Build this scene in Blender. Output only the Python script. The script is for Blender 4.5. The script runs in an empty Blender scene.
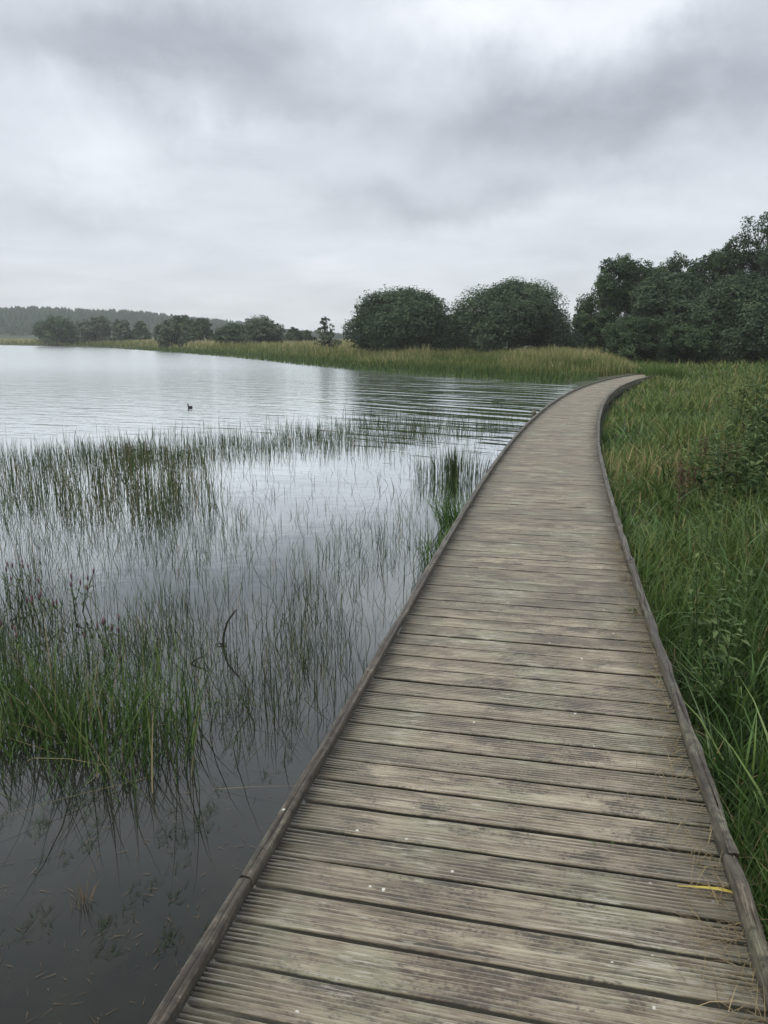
import bpy, math, random
import numpy as np
random.seed(7)
rng = np.random.default_rng(11)
R = math.radians
scene = bpy.context.scene
COL = scene.collection
PI = math.pi

# ------------------------------------------------------------------ camera
F, HOR, DECK, EYE = 780.0, 337.0, 0.45, 1.95
PITCH = math.atan((512 - HOR) / F)
CP, SP = math.cos(PITCH), math.sin(PITCH)
cam = bpy.data.cameras.new("camera")
cam.sensor_fit = 'VERTICAL'
cam.sensor_height = 36
cam.lens = F / 1024 * 36
cam.clip_start = 0.05
cam.clip_end = 4000
cam_o = bpy.data.objects.new("camera", cam)
COL.objects.link(cam_o)
cam_o.location = (0, 0, EYE)
cam_o.rotation_euler = (PI / 2 - PITCH, 0, 0)
scene.camera = cam_o


def ray(px, py):
    up = -(py - 512) / F
    return np.array([(px - 384) / F, CP + SP * up, -SP + CP * up])


def P(px, py, z=0.0):
    """world point where that direction meets height z"""
    d = ray(px, py)
    t = (z - EYE) / d[2]
    return np.array([d[0] * t, d[1] * t, z])


def at(px, py, Y):
    """world point in that direction at forward distance Y"""
    d = ray(px, py)
    t = Y / d[1]
    return np.array([d[0] * t, Y, EYE + d[2] * t])


# ------------------------------------------------------------------ helpers
def set_attr(me, name, data, kind='FLOAT'):
    a = me.attributes.new(name, kind, 'POINT')
    if kind == 'FLOAT':
        a.data.foreach_set('value', np.asarray(data, np.float32).ravel())
    else:
        a.data.foreach_set('vector', np.asarray(data, np.float32).ravel())


def np_mesh(name, V, Q, mat, parent=None, tint=None, wood=None, smooth=False):
    """one mesh object from arrays of vertices and quads"""
    V = np.asarray(V, np.float32)
    Q = np.asarray(Q, np.int32)
    me = bpy.data.meshes.new(name)
    me.vertices.add(len(V))
    me.vertices.foreach_set('co', V.ravel())
    me.loops.add(Q.size)
    me.loops.foreach_set('vertex_index', Q.ravel())
    me.polygons.add(len(Q))
    me.polygons.foreach_set('loop_start', np.arange(0, Q.size, Q.shape[1], dtype=np.int32))
    if smooth:
        me.polygons.foreach_set('use_smooth', np.ones(len(Q), bool))
    me.update(calc_edges=True)
    if tint is not None:
        set_attr(me, 'tint', tint)
    if wood is not None:
        set_attr(me, 'wood', wood, 'FLOAT_VECTOR')
    me.materials.append(mat)
    o = bpy.data.objects.new(name, me)
    COL.objects.link(o)
    if parent is not None:
        o.parent = parent
    return o


def tag(o, label=None, cat=None, group=None, kind=None):
    if label:
        o['label'] = label
    if cat:
        o['category'] = cat
    if group:
        o['group'] = group
    if kind:
        o['kind'] = kind
    return o


def empty(name, loc=(0, 0, 0), rz=0):
    o = bpy.data.objects.new(name, None)
    COL.objects.link(o)
    o.empty_display_size = 0.1
    o.location = loc
    o.rotation_euler = (0, 0, rz)
    return o


class MB:
    def __init__(self):
        self.V, self.Q, self.T, self.n = [], [], [], 0

    def add(self, V, Q, t=0.5):
        V = np.asarray(V, float)
        self.V.append(V)
        self.Q.append(np.asarray(Q, int) + self.n)
        self.T.append(np.full(len(V), t) if np.isscalar(t) else np.asarray(t))
        self.n += len(V)

    def build(self, name, mat, parent=None, smooth=False):
        return np_mesh(name, np.concatenate(self.V), np.concatenate(self.Q), mat, parent,
                       np.concatenate(self.T), None, smooth)


def tube(path, rad, n=6):
    path = np.asarray(path, float)
    rad = np.broadcast_to(np.asarray(rad, float), (len(path),))
    tan = np.gradient(path, axis=0)
    tan /= np.linalg.norm(tan, axis=1)[:, None] + 1e-9
    ref = np.array([0.31, 0.17, 0.93]) if abs(tan[0][2]) < .9 else np.array([1., 0.1, 0])
    u = np.cross(tan, ref)
    u /= np.linalg.norm(u, axis=1)[:, None] + 1e-9
    v = np.cross(tan, u)
    a = np.linspace(0, 2 * PI, n, endpoint=False)
    V = path[:, None] + rad[:, None, None] * (u[:, None] * np.cos(a)[None, :, None] + v[:, None] * np.sin(a)[None, :, None])
    Q = []
    for i in range(len(path) - 1):
        for j in range(n):
            k = (j + 1) % n
            Q.append((i * n + j, i * n + k, (i + 1) * n + k, (i + 1) * n + j))
    V = V.reshape(-1, 3)
    m = len(path)
    V = np.concatenate([V, path[:1], path[-1:]])
    c0, c1 = m * n, m * n + 1
    for j in range(0, n, 2):
        Q.append((c0, (j + 2) % n, j + 1, j))
        b = (m - 1) * n
        Q.append((c1, b + j, b + j + 1, b + (j + 2) % n))
    return V, np.array(Q)


def vnoise(x, y, s=1.0, seed=0):
    """smooth pseudo noise, about -1..1"""
    r = np.random.default_rng(100 + seed)
    o = np.zeros(np.shape(x))
    for k in range(7):
        a = r.uniform(0, 2 * PI)
        f = s * r.uniform(.5, 1.9)
        o = o + np.sin(f * (np.cos(a) * x + np.sin(a) * y) + r.uniform(0, 6.28) + 1.3 * np.sin(f * .6 * (np.sin(a) * x - np.cos(a) * y)))
    return o / 3.0


def blades(base, length, width, heading, lean, droop=0.0, segs=3, twist=None):
    """arrays of curved tapering blades -> verts, quads, blade index per vertex"""
    N = len(base)
    length, width, heading, lean, droop = [np.broadcast_to(np.asarray(q, float), (N,)) for q in (length, width, heading, lean, droop)]
    t = np.linspace(0, 1, segs + 1)
    dirx, diry = np.cos(heading), np.sin(heading)
    face = heading + PI / 2 + (rng.uniform(-.9, .9, N) if twist is None else twist)
    fx, fy = np.cos(face), np.sin(face)
    V = np.zeros((N, segs + 1, 2, 3))
    for i, ti in enumerate(t):
        h = length * (lean * (0.35 * ti + 0.65 * ti * ti))
        z = length * (ti * np.sqrt(np.clip(1 - (lean * .55) ** 2, .1, 1)) - droop * ti ** 3)
        w = width * (0.75 + .5 * ti if ti < .4 else (1 - ti) * 1.55 + .02) * .5
        for k, sgn in enumerate((-1, 1)):
            V[:, i, k, 0] = base[:, 0] + dirx * h + sgn * fx * w
            V[:, i, k, 1] = base[:, 1] + diry * h + sgn * fy * w
            V[:, i, k, 2] = base[:, 2] + z
    per = (segs + 1) * 2
    q = np.array([[2 * i, 2 * i + 1, 2 * i + 3, 2 * i + 2] for i in range(segs)])
    Q = (np.arange(N)[:, None, None] * per + q[None]).reshape(-1, 4)
    return V.reshape(-1, 3), Q, np.repeat(np.arange(N), per)


# ------------------------------------------------------------------ materials
def new_mat(name):
    m = bpy.data.materials.new(name)
    m.use_nodes = True
    nt = m.node_tree
    b = nt.nodes['Principled BSDF']
    return m, nt, b


def N(nt, typ, **kw):
    n = nt.nodes.new(typ)
    for k, v in kw.items():
        if k in n.inputs:
            n.inputs[k].default_value = v
        else:
            setattr(n, k, v)
    return n


def ramp(nt, fac, stops):
    r = nt.nodes.new('ShaderNodeValToRGB')
    e = r.color_ramp.elements
    while len(e) < len(stops):
        e.new(0.5)
    for el, (p, c) in zip(e, stops):
        el.position = p
        el.color = (c[0], c[1], c[2], 1)
    nt.links.new(fac, r.inputs[0])
    return r.outputs[0]


def mth(nt, op, a, b=None, clamp=False):
    n = nt.nodes.new('ShaderNodeMath')
    n.operation = op
    n.use_clamp = clamp
    for i, q in enumerate((a, b)):
        if q is None:
            continue
        if isinstance(q, (int, float)):
            n.inputs[i].default_value = q
        else:
            nt.links.new(q, n.inputs[i])
    return n.outputs[0]


def mixc(nt, fac, a, b, mode='MIX'):
    n = nt.nodes.new('ShaderNodeMix')
    n.data_type = 'RGBA'
    n.blend_type = mode
    for sock, q in ((n.inputs[0], fac), (n.inputs[6], a), (n.inputs[7], b)):
        if isinstance(q, (int, float)):
            sock.default_value = q
        elif isinstance(q, tuple):
            sock.default_value = (q[0], q[1], q[2], 1)
        else:
            nt.links.new(q, sock)
    return n.outputs[2]


def leaf_mat(name, stops, rough=0.6, trans=0.28, spec=0.2):
    m, nt, b = new_mat(name)
    at_ = N(nt, 'ShaderNodeAttribute', attribute_name='tint')
    c = ramp(nt, at_.outputs['Fac'], stops)
    nt.links.new(c, b.inputs['Base Color'])
    b.inputs['Roughness'].default_value = rough
    b.inputs['Specular IOR Level'].default_value = spec
    tr = N(nt, 'ShaderNodeBsdfTranslucent')
    nt.links.new(c, tr.inputs[0])
    mx = N(nt, 'ShaderNodeMixShader')
    mx.inputs[0].default_value = trans
    nt.links.new(b.outputs[0], mx.inputs[1])
    nt.links.new(tr.outputs[0], mx.inputs[2])
    nt.links.new(mx.outputs[0], nt.nodes['Material Output'].inputs[0])
    return m


M = {}
M['willow'] = leaf_mat('willow_leaves', [(0, (.025, .045, .022)), (.5, (.058, .094, .049)), (1, (.128, .180, .100))], trans=.35)
M['alder'] = leaf_mat('alder_leaves', [(0, (.021, .041, .018)), (.5, (.049, .086, .038)), (1, (.105, .158, .073))], trans=.35)
M['grey_willow'] = leaf_mat('grey_willow_leaves', [(0, (.04, .06, .035)), (.5, (.085, .115, .07)), (1, (.15, .185, .125))])
M['conifer'] = leaf_mat('conifer_needles', [(0, (.014, .030, .018)), (1, (.040, .070, .042))])
M['shrub'] = leaf_mat('shrub_leaves', [(0, (.03, .06, .02)), (.55, (.065, .115, .038)), (1, (.14, .19, .075))])
M['grass'] = leaf_mat('meadow_grass', [(0, (.019, .042, .010)), (.40, (.054, .108, .024)), (.72, (.112, .168, .042)),
                                       (.86, (.16, .19, .06)), (.90, (.22, .17, .08)), (1, (.34, .28, .15))], .5, .3)
M['sedge'] = leaf_mat('sedge_blades', [(0, (.034, .078, .016)), (.6, (.082, .165, .034)), (1, (.18, .26, .07))], .42, .3, .45)
M['rush'] = leaf_mat('rush_stems', [(0, (.014, .026, .011)), (.5, (.036, .060, .022)), (.85, (.08, .11, .038)), (1, (.19, .155, .08))], .5, .15)
M['reed'] = leaf_mat('reeds', [(0, (.06, .105, .026)), (.35, (.14, .175, .05)), (.7, (.29, .27, .12)), (1, (.48, .42, .24))], .6, .3)
M['tussock'] = leaf_mat('tussock_grass', [(0, (.018, .042, .010)), (.5, (.048, .098, .020)), (.85, (.10, .165, .042)), (.9, (.13, .10, .055)), (1, (.24, .19, .11))], .55, .25)
M['dry'] = leaf_mat('dry_grass_blades', [(0, (.12, .085, .045)), (1, (.34, .27, .15))], .7, .2)
M['yellow'] = leaf_mat('yellow_leaf', [(0, (.42, .34, .07)), (1, (.48, .40, .10))], .5, .2)

# bark
m, nt, b = new_mat('bark')
tc = N(nt, 'ShaderNodeTexCoord')
no = N(nt, 'ShaderNodeTexNoise', Scale=6.0, Detail=6.0)
nt.links.new(tc.outputs['Object'], no.inputs['Vector'])
nt.links.new(ramp(nt, no.outputs[0], [(.3, (.03, .027, .022)), (.7, (.11, .10, .085))]), b.inputs['Base Color'])
b.inputs['Roughness'].default_value = .9
M['bark'] = m

# drowned wood
m, nt, b = new_mat('wet_dead_wood')
tc = N(nt, 'ShaderNodeTexCoord')
no = N(nt, 'ShaderNodeTexNoise', Scale=40.0, Detail=4.0)
nt.links.new(tc.outputs['Object'], no.inputs['Vector'])
nt.links.new(ramp(nt, no.outputs[0], [(.3, (.006, .006, .005)), (.7, (.03, .026, .022))]), b.inputs['Base Color'])
b.inputs['Roughness'].default_value = .45
M['wet_wood'] = m


def wood_mat(name, dark, mid, light, moss, algae, speck):
    m, nt, b = new_mat(name)
    a = N(nt, 'ShaderNodeAttribute', attribute_name='wood')
    geo = N(nt, 'ShaderNodeNewGeometry')
    sep = N(nt, 'ShaderNodeSeparateXYZ')
    nt.links.new(a.outputs['Vector'], sep.inputs[0])
    u, v, k = sep.outputs

    def coord(su, sv, off):
        c = N(nt, 'ShaderNodeCombineXYZ')
        nt.links.new(mth(nt, 'MULTIPLY', u, su), c.inputs[0])
        nt.links.new(mth(nt, 'MULTIPLY', v, sv), c.inputs[1])
        nt.links.new(mth(nt, 'MULTIPLY', k, off), c.inputs[2])
        return c.outputs[0]

    def noise(vec, scale, detail=4, rough=.6):
        n = N(nt, 'ShaderNodeTexNoise', Scale=scale, Detail=float(detail), Roughness=rough)
        nt.links.new(vec, n.inputs['Vector'])
        return n.outputs[0]
    grain = noise(coord(5, 170, 13.7), 1.0, 5, .65)
    streak = noise(coord(2.6, 13, 7.1), 1.0, 5, .6)
    blot = noise(coord(5, 12, 3.3), 1.0, 6, .7)
    world = noise(geo.outputs['Position'], 2.3, 5, .6)
    fine = noise(geo.outputs['Position'], 90.0, 3, .6)
    f = mth(nt, 'ADD', mth(nt, 'MULTIPLY', grain, .48), mth(nt, 'MULTIPLY', streak, .30))
    f = mth(nt, 'ADD', f, mth(nt, 'MULTIPLY', blot, .2))
    base = ramp(nt, f, [(.37, dark), (.49, mid), (.62, light)])
    # every board has its own tone
    wn = N(nt, 'ShaderNodeTexWhiteNoise', noise_dimensions='1D')
    nt.links.new(k, wn.inputs['W'])
    tone = mth(nt, 'ADD', .68, mth(nt, 'MULTIPLY', wn.outputs[0], .58))
    cb = N(nt, 'ShaderNodeCombineXYZ')
    for i in range(3):
        nt.links.new(tone, cb.inputs[i])
    base = mixc(nt, 1.0, base, cb.outputs[0], 'MULTIPLY')
    # greenish algae film and dark damp blotches
    al = ramp(nt, mth(nt, 'ADD', mth(nt, 'MULTIPLY', world, .6), mth(nt, 'MULTIPLY', streak, .4)), [(.50, (0, 0, 0)), (.58, (1, 1, 1))])
    base = mixc(nt, mth(nt, 'MULTIPLY', al, algae), base, (.150, .168, .100))
    dm = ramp(nt, mth(nt, 'ADD', mth(nt, 'MULTIPLY', blot, .7), mth(nt, 'MULTIPLY', fine, .3)), [(.41, (1, 1, 1)), (.49, (0, 0, 0))])
    base = mixc(nt, mth(nt, 'MULTIPLY', dm, .78), base, (.040, .028, .022))
    # short dark weathering checks along the grain
    ck = noise(coord(7, 62, 9.3), 1.0, 3, .55)
    ckm = ramp(nt, mth(nt, 'ADD', mth(nt, 'MULTIPLY', ck, .65), mth(nt, 'MULTIPLY', blot, .35)), [(.36, (1, 1, 1)), (.45, (0, 0, 0))])
    base = mixc(nt, mth(nt, 'MULTIPLY', ckm, .75), base, (.028, .023, .017))
    # pale worn flecks along the ridges
    fl = noise(coord(8, 190, 5.9), 1.0, 4, .6)
    flm = ramp(nt, mth(nt, 'ADD', mth(nt, 'MULTIPLY', fl, .6), mth(nt, 'MULTIPLY', world, .4)), [(.57, (0, 0, 0)), (.64, (1, 1, 1))])
    base = mixc(nt, mth(nt, 'MULTIPLY', flm, speck * .8), base, (.46, .43, .37))
    # droppings: tiny white spots
    vo = N(nt, 'ShaderNodeTexVoronoi', Scale=9.0, Randomness=1.0)
    nt.links.new(geo.outputs['Position'], vo.inputs['Vector'])
    sp = mth(nt, 'LESS_THAN', mth(nt, 'ADD', vo.outputs['Distance'], mth(nt, 'MULTIPLY', fine, .03)), .062)
    base = mixc(nt, mth(nt, 'MULTIPLY', sp, .8), base, (.62, .62, .58))
    if not moss:   # lichen and rot patches
        pt = noise(geo.outputs['Position'], 26.0, 5, .7)
        base = mixc(nt, ramp(nt, pt, [(.40, (.75,) * 3), (.52, (0, 0, 0))]), base, (.018, .015, .011))
        base = mixc(nt, ramp(nt, pt, [(.60, (0, 0, 0)), (.68, (.5,) * 3)]), base, (.24, .23, .19))
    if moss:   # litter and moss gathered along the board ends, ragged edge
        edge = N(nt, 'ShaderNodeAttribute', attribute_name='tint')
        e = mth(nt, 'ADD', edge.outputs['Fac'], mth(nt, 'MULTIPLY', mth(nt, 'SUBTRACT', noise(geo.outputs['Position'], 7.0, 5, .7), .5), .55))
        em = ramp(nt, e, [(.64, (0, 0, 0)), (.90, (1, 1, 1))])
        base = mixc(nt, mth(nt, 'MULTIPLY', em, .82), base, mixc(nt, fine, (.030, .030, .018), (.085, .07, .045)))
    nt.links.new(base, b.inputs['Base Color'])
    rg = ramp(nt, blot, [(.3, (.34,) * 3), (.7, (.56,) * 3)])
    nt.links.new(rg, b.inputs['Roughness'])
    b.inputs['Specular IOR Level'].default_value = .38
    b.inputs['Sheen Weight'].default_value = .42 if moss else .1
    b.inputs['Sheen Roughness'].default_value = .45
    b.inputs['Sheen Tint'].default_value = (1, .95, .82, 1)
    bp = N(nt, 'ShaderNodeBump', Strength=.55, Distance=.004)
    nt.links.new(mth(nt, 'ADD', grain, mth(nt, 'MULTIPLY', fine, .5)), bp.inputs['Height'])
    nt.links.new(bp.outputs[0], b.inputs['Normal'])
    return m


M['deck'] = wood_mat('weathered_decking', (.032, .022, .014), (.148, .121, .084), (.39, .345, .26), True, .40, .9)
M['rail'] = wood_mat('weathered_rail', (.016, .012, .008), (.058, .046, .032), (.20, .168, .125), False, .35, .5)
M['under'] = wood_mat('damp_timber', (.02, .018, .015), (.05, .045, .036), (.09, .08, .065), False, .3, .1)

# ground
m, nt, b = new_mat('marsh_ground')
geo = N(nt, 'ShaderNodeNewGeometry')
n1 = N(nt, 'ShaderNodeTexNoise', Scale=.35, Detail=8.0, Roughness=.65)
nt.links.new(geo.outputs['Position'], n1.inputs['Vector'])
n2 = N(nt, 'ShaderNodeTexNoise', Scale=14.0, Detail=5.0)
nt.links.new(geo.outputs['Position'], n2.inputs['Vector'])
c1 = ramp(nt, n1.outputs[0], [(.3, (.022, .036, .014)), (.55, (.045, .062, .024)), (.75, (.085, .085, .04))])
c2 = ramp(nt, n2.outputs[0], [(.3, (.35, .35, .35)), (.7, (1.2, 1.2, 1.2))])
nt.links.new(mixc(nt, 1.0, c1, c2, 'MULTIPLY'), b.inputs['Base Color'])
b.inputs['Roughness'].default_value = .95
M['ground'] = m

# water: dark and peaty, glassy between the stems, wind ripples out on the open lake
m, nt, b = new_mat('lake_water')
geo = N(nt, 'ShaderNodeNewGeometry')
sep = N(nt, 'ShaderNodeSeparateXYZ')
nt.links.new(geo.outputs['Position'], sep.inputs[0])
nb = N(nt, 'ShaderNodeTexNoise', Scale=2.2, Detail=6.0, Roughness=.65)
nt.links.new(geo.outputs['Position'], nb.inputs['Vector'])
nt.links.new(ramp(nt, nb.outputs[0], [(.35, (.009, .0115, .010)), (.7, (.023, .023, .018))]), b.inputs['Base Color'])
b.inputs['Specular IOR Level'].default_value = 0.0


def scaled(vec, sx, sy, rot=0):
    m1 = N(nt, 'ShaderNodeMapping')
    m1.inputs['Rotation'].default_value = (0, 0, rot)
    nt.links.new(vec, m1.inputs['Vector'])
    mp = N(nt, 'ShaderNodeMapping')
    mp.inputs['Scale'].default_value = (sx, sy, 1)
    nt.links.new(m1.outputs[0], mp.inputs['Vector'])
    return mp.outputs[0]


# open-water mask grows with distance from the sheltered margin, ragged
big = N(nt, 'ShaderNodeTexNoise', Scale=.16, Detail=3.0)
nt.links.new(geo.outputs['Position'], big.inputs['Vector'])
far = mth(nt, 'ADD', sep.outputs[1], mth(nt, 'MULTIPLY', mth(nt, 'SUBTRACT', big.outputs[0], .5), 9.0))
mr = N(nt, 'ShaderNodeMapRange')
nt.links.new(far, mr.inputs['Value'])
mr.inputs['From Min'].default_value = 10.5
mr.inputs['From Max'].default_value = 17
mask = mr.outputs[0]
w1 = N(nt, 'ShaderNodeTexNoise', Scale=1.0, Detail=3.0, Roughness=.5)
nt.links.new(scaled(geo.outputs['Position'], .7, 3.0, R(14)), w1.inputs['Vector'])
w2 = N(nt, 'ShaderNodeTexNoise', Scale=1.0, Detail=2.0)
nt.links.new(scaled(geo.outputs['Position'], 3.0, 9.0, R(-8)), w2.inputs['Vector'])
calm = N(nt, 'ShaderNodeTexNoise', Scale=3.0, Detail=2.0)
nt.links.new(geo.outputs['Position'], calm.inputs['Vector'])
mx3 = N(nt, 'ShaderNodeMapRange')
nt.links.new(sep.outputs[0], mx3.inputs['Value'])
mx3.inputs['From Min'].default_value = -3.5
mx3.inputs['From Max'].default_value = 2.0
mx3.inputs['To Min'].default_value = .12
hgt = mth(nt, 'MULTIPLY', mth(nt, 'ADD', mth(nt, 'MULTIPLY', w1.outputs[0], .030), mth(nt, 'MULTIPLY', w2.outputs[0], .0045)), mth(nt, 'SUBTRACT', 1.0, mth(nt, 'MULTIPLY', mx3.outputs[0], .68)))
w3 = N(nt, 'ShaderNodeTexNoise', Scale=1.0, Detail=2.0, Roughness=.5, Distortion=.4)
nt.links.new(scaled(geo.outputs['Position'], .22, 1.5, R(38)), w3.inputs['Vector'])
hgt = mth(nt, 'ADD', hgt, mth(nt, 'MULTIPLY', w3.outputs[0], mth(nt, 'MULTIPLY', mx3.outputs[0], .085)))
mr2 = N(nt, 'ShaderNodeMapRange')
nt.links.new(sep.outputs[1], mr2.inputs['Value'])
mr2.inputs['From Min'].default_value = 24
mr2.inputs['From Max'].default_value = 55
hgt = mth(nt, 'MULTIPLY', hgt, mth(nt, 'ADD', 1.0, mth(nt, 'MULTIPLY', mr2.outputs[0], .8)))
hgt = mth(nt, 'MULTIPLY', hgt, mask)
hgt = mth(nt, 'ADD', hgt, mth(nt, 'MULTIPLY', calm.outputs[0], .0022))
bp = N(nt, 'ShaderNodeBump', Strength=1.0, Distance=1.0)
nt.links.new(hgt, bp.inputs['Height'])
nt.links.new(bp.outputs[0], b.inputs['Normal'])
rr = mth(nt, 'ADD', .02, mth(nt, 'ADD', mth(nt, 'MULTIPLY', mask, .05), mth(nt, 'MULTIPLY', mr2.outputs[0], .12)))
gl = N(nt, 'ShaderNodeBsdfGlossy')
gl.inputs['Color'].default_value = (.97, 1, .985, 1)
nt.links.new(rr, gl.inputs['Roughness'])
nt.links.new(bp.outputs[0], gl.inputs['Normal'])
fr = N(nt, 'ShaderNodeFresnel', IOR=1.36)
nt.links.new(bp.outputs[0], fr.inputs['Normal'])
mx = N(nt, 'ShaderNodeMixShader')
nt.links.new(mth(nt, 'SUBTRACT', mth(nt, 'MULTIPLY', fr.outputs[0], 2.85), .065, True), mx.inputs[0])
nt.links.new(b.outputs[0], mx.inputs[1])
nt.links.new(gl.outputs[0], mx.inputs[2])
nt.links.new(mx.outputs[0], nt.nodes['Material Output'].inputs[0])
M['water'] = m


def plain(name, col, rough=.6):
    m, nt, b = new_mat(name)
    no = N(nt, 'ShaderNodeTexNoise', Scale=60.0, Detail=3.0)
    tc = N(nt, 'ShaderNodeTexCoord')
    nt.links.new(tc.outputs['Object'], no.inputs['Vector'])
    lo = tuple(q * .7 for q in col)
    nt.links.new(ramp(nt, no.outputs[0], [(.3, lo), (.7, col)]), b.inputs['Base Color'])
    b.inputs['Roughness'].default_value = rough
    return m


M['plumage'] = plain('dark_plumage', (.022, .020, .020))
M['bill'] = plain('pale_bill', (.5, .47, .42))
M['seed'] = leaf_mat('dock_seed', [(0, (.08, .055, .035)), (1, (.19, .135, .085))], .8, .1)
M['pink'] = leaf_mat('pink_flower', [(0, (.12, .06, .075)), (1, (.22, .13, .16))], .7, .2)

# ------------------------------------------------------------------ boardwalk course (plan curve)
CF = [-1.9136305984340714, 5.7409805089221795, -6.130150431283651, 3.0465679824495635, -0.4849885237511654, 0.23926628809800027]
S = np.linspace(0, 36, 1441)
TH = np.polyval(CF, np.minimum(S, 33) / 30)
dS = S[1] - S[0]
CX = .0479 + np.r_[0, np.cumsum((np.sin(TH)[1:] + np.sin(TH)[:-1]) / 2 * dS)]
CY = .8 + np.r_[0, np.cumsum((np.cos(TH)[1:] + np.cos(TH)[:-1]) / 2 * dS)]


def course(s):
    """x, y, heading, half width"""
    s = np.asarray(s, float)
    s0 = np.clip(s, 0, 36)
    x, y, th = np.interp(s0, S, CX), np.interp(s0, S, CY), np.interp(s0, S, TH)
    ex = np.minimum(s, 0)
    x = x + np.sin(th) * ex
    y = y + np.cos(th) * ex
    hw = .5 * (1.3155 - .3383 * np.clip(s, 0, 33) / 30)
    return x, y, th, hw


def side(s, off):
    x, y, th, hw = course(s)
    return x + np.cos(th) * (off + 0), y - np.sin(th) * (off + 0)


SS = np.linspace(-4, 36, 801)
_x, _y, _t, _w = course(SS)
RAILX, RAILY = _x + np.cos(_t) * _w, _y - np.sin(_t) * _w


def rail_x(y):
    return np.interp(y, RAILY, RAILX)


LEFTX, LEFTY = _x - np.cos(_t) * _w, _y + np.sin(_t) * _w


def left_x(y):
    return np.interp(y, LEFTY, LEFTX)


# ------------------------------------------------------------------ terrain
shore_px = [(-420, 343.6), (-150, 344.3), (0, 345.2), (60, 346.4), (105, 348), (150, 350), (250, 357.5), (340, 366.5), (400, 371.5), (470, 376.5), (530, 379.5), (572, 382)]
shore = [P(a, c)[:2] for a, c in shore_px]
for s in np.arange(23.5, -4.1, -1.5):
    shore.append(np.array(side(s, .15)))
shore += [np.array(q) for q in ((-1.0, -12.), (-60, -40.), (-260, -30.), (-420, 120.))]
POLY = np.array(shore)


def lake_sd(x, y):
    """signed distance to the lake outline, negative in the water"""
    x = np.asarray(x, float)
    y = np.asarray(y, float)
    d = np.full(x.shape, 1e9)
    inside = np.zeros(x.shape, bool)
    n = len(POLY)
    for i in range(n):
        a, c = POLY[i], POLY[(i + 1) % n]
        ex, ey = c - a
        t = np.clip(((x - a[0]) * ex + (y - a[1]) * ey) / (ex * ex + ey * ey), 0, 1)
        d = np.minimum(d, np.hypot(x - a[0] - t * ex, y - a[1] - t * ey))
        if ey != 0:
            hit = ((a[1] > y) != (c[1] > y)) & (x < ex * (y - a[1]) / ey + a[0])
            inside ^= hit
    return np.where(inside, -d, d)


def hill(x, y):
    r = np.hypot(x, y)
    az = np.degrees(np.arctan2(x, y))
    top = np.interp(az, [-75, -27, -19, -13, -8, -3, 6, 20, 60], [17, 17, 16.5, 12.5, 7, 2.5, 1.5, 3, 3])
    t = np.clip((r - 380) / 220, 0, 1)
    return top * t * t * (3 - 2 * t)


def height(x, y):
    sd = lake_sd(x, y)
    land = .03 + .42 * (1 - np.exp(-np.maximum(sd, 0) / 3.2)) + .05 * vnoise(x, y, 1.1, 3) * np.clip(sd / 2, 0, 1)
    bed = -.55 * (1 - np.exp(np.minimum(sd, 0) / 1.5))
    return np.where(sd > 0, land, bed) + hill(x, y)


az = np.concatenate([np.linspace(-60, 60, 361), np.linspace(60, 300, 121)[1:-1]])
rad = np.concatenate([np.linspace(.6, 12, 58), np.geomspace(12.3, 60, 70), np.geomspace(62, 900, 55)])
A, RR = np.meshgrid(np.radians(az), rad, indexing='ij')
X, Y = np.sin(A) * RR, np.cos(A) * RR
V = np.stack([X, Y, height(X, Y)], -1).reshape(-1, 3)
na, nr = len(az), len(rad)
I = np.arange(na)[:, None]
J = np.arange(nr - 1)[None]
Q = np.stack([(I * nr + J), (I * nr + J + 1), ((I + 1) % na * nr + J + 1), ((I + 1) % na * nr + J)], -1).reshape(-1, 4)
V = np.concatenate([V, [[0, 0, float(height(np.array([0.]), np.array([0.]))[0])]]])
g = np_mesh('ground', V, Q, M['ground'], smooth=True)
tag(g, kind='structure')
w = np_mesh('water', [(-880, -300, 0), (500, -300, 0), (500, 800, 0), (-880, 800, 0)], [(0, 1, 2, 3)], M['water'])
tag(w, kind='structure')

# ------------------------------------------------------------------ boardwalk
bw = empty('boardwalk', (float(course(0)[0]), float(course(0)[1]), 0))
tag(bw, 'long weathered timber boardwalk of grooved planks curving right along the lake edge', 'boardwalk')
off0 = np.array(bw.location)


def wood_obj(name, V, Q, mat, wood, tint=None, smooth=False, parent=bw):
    o = np_mesh(name, np.asarray(V) - np.array([*parent.location]), Q, mat, parent, tint, wood, smooth)
    return o


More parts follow.
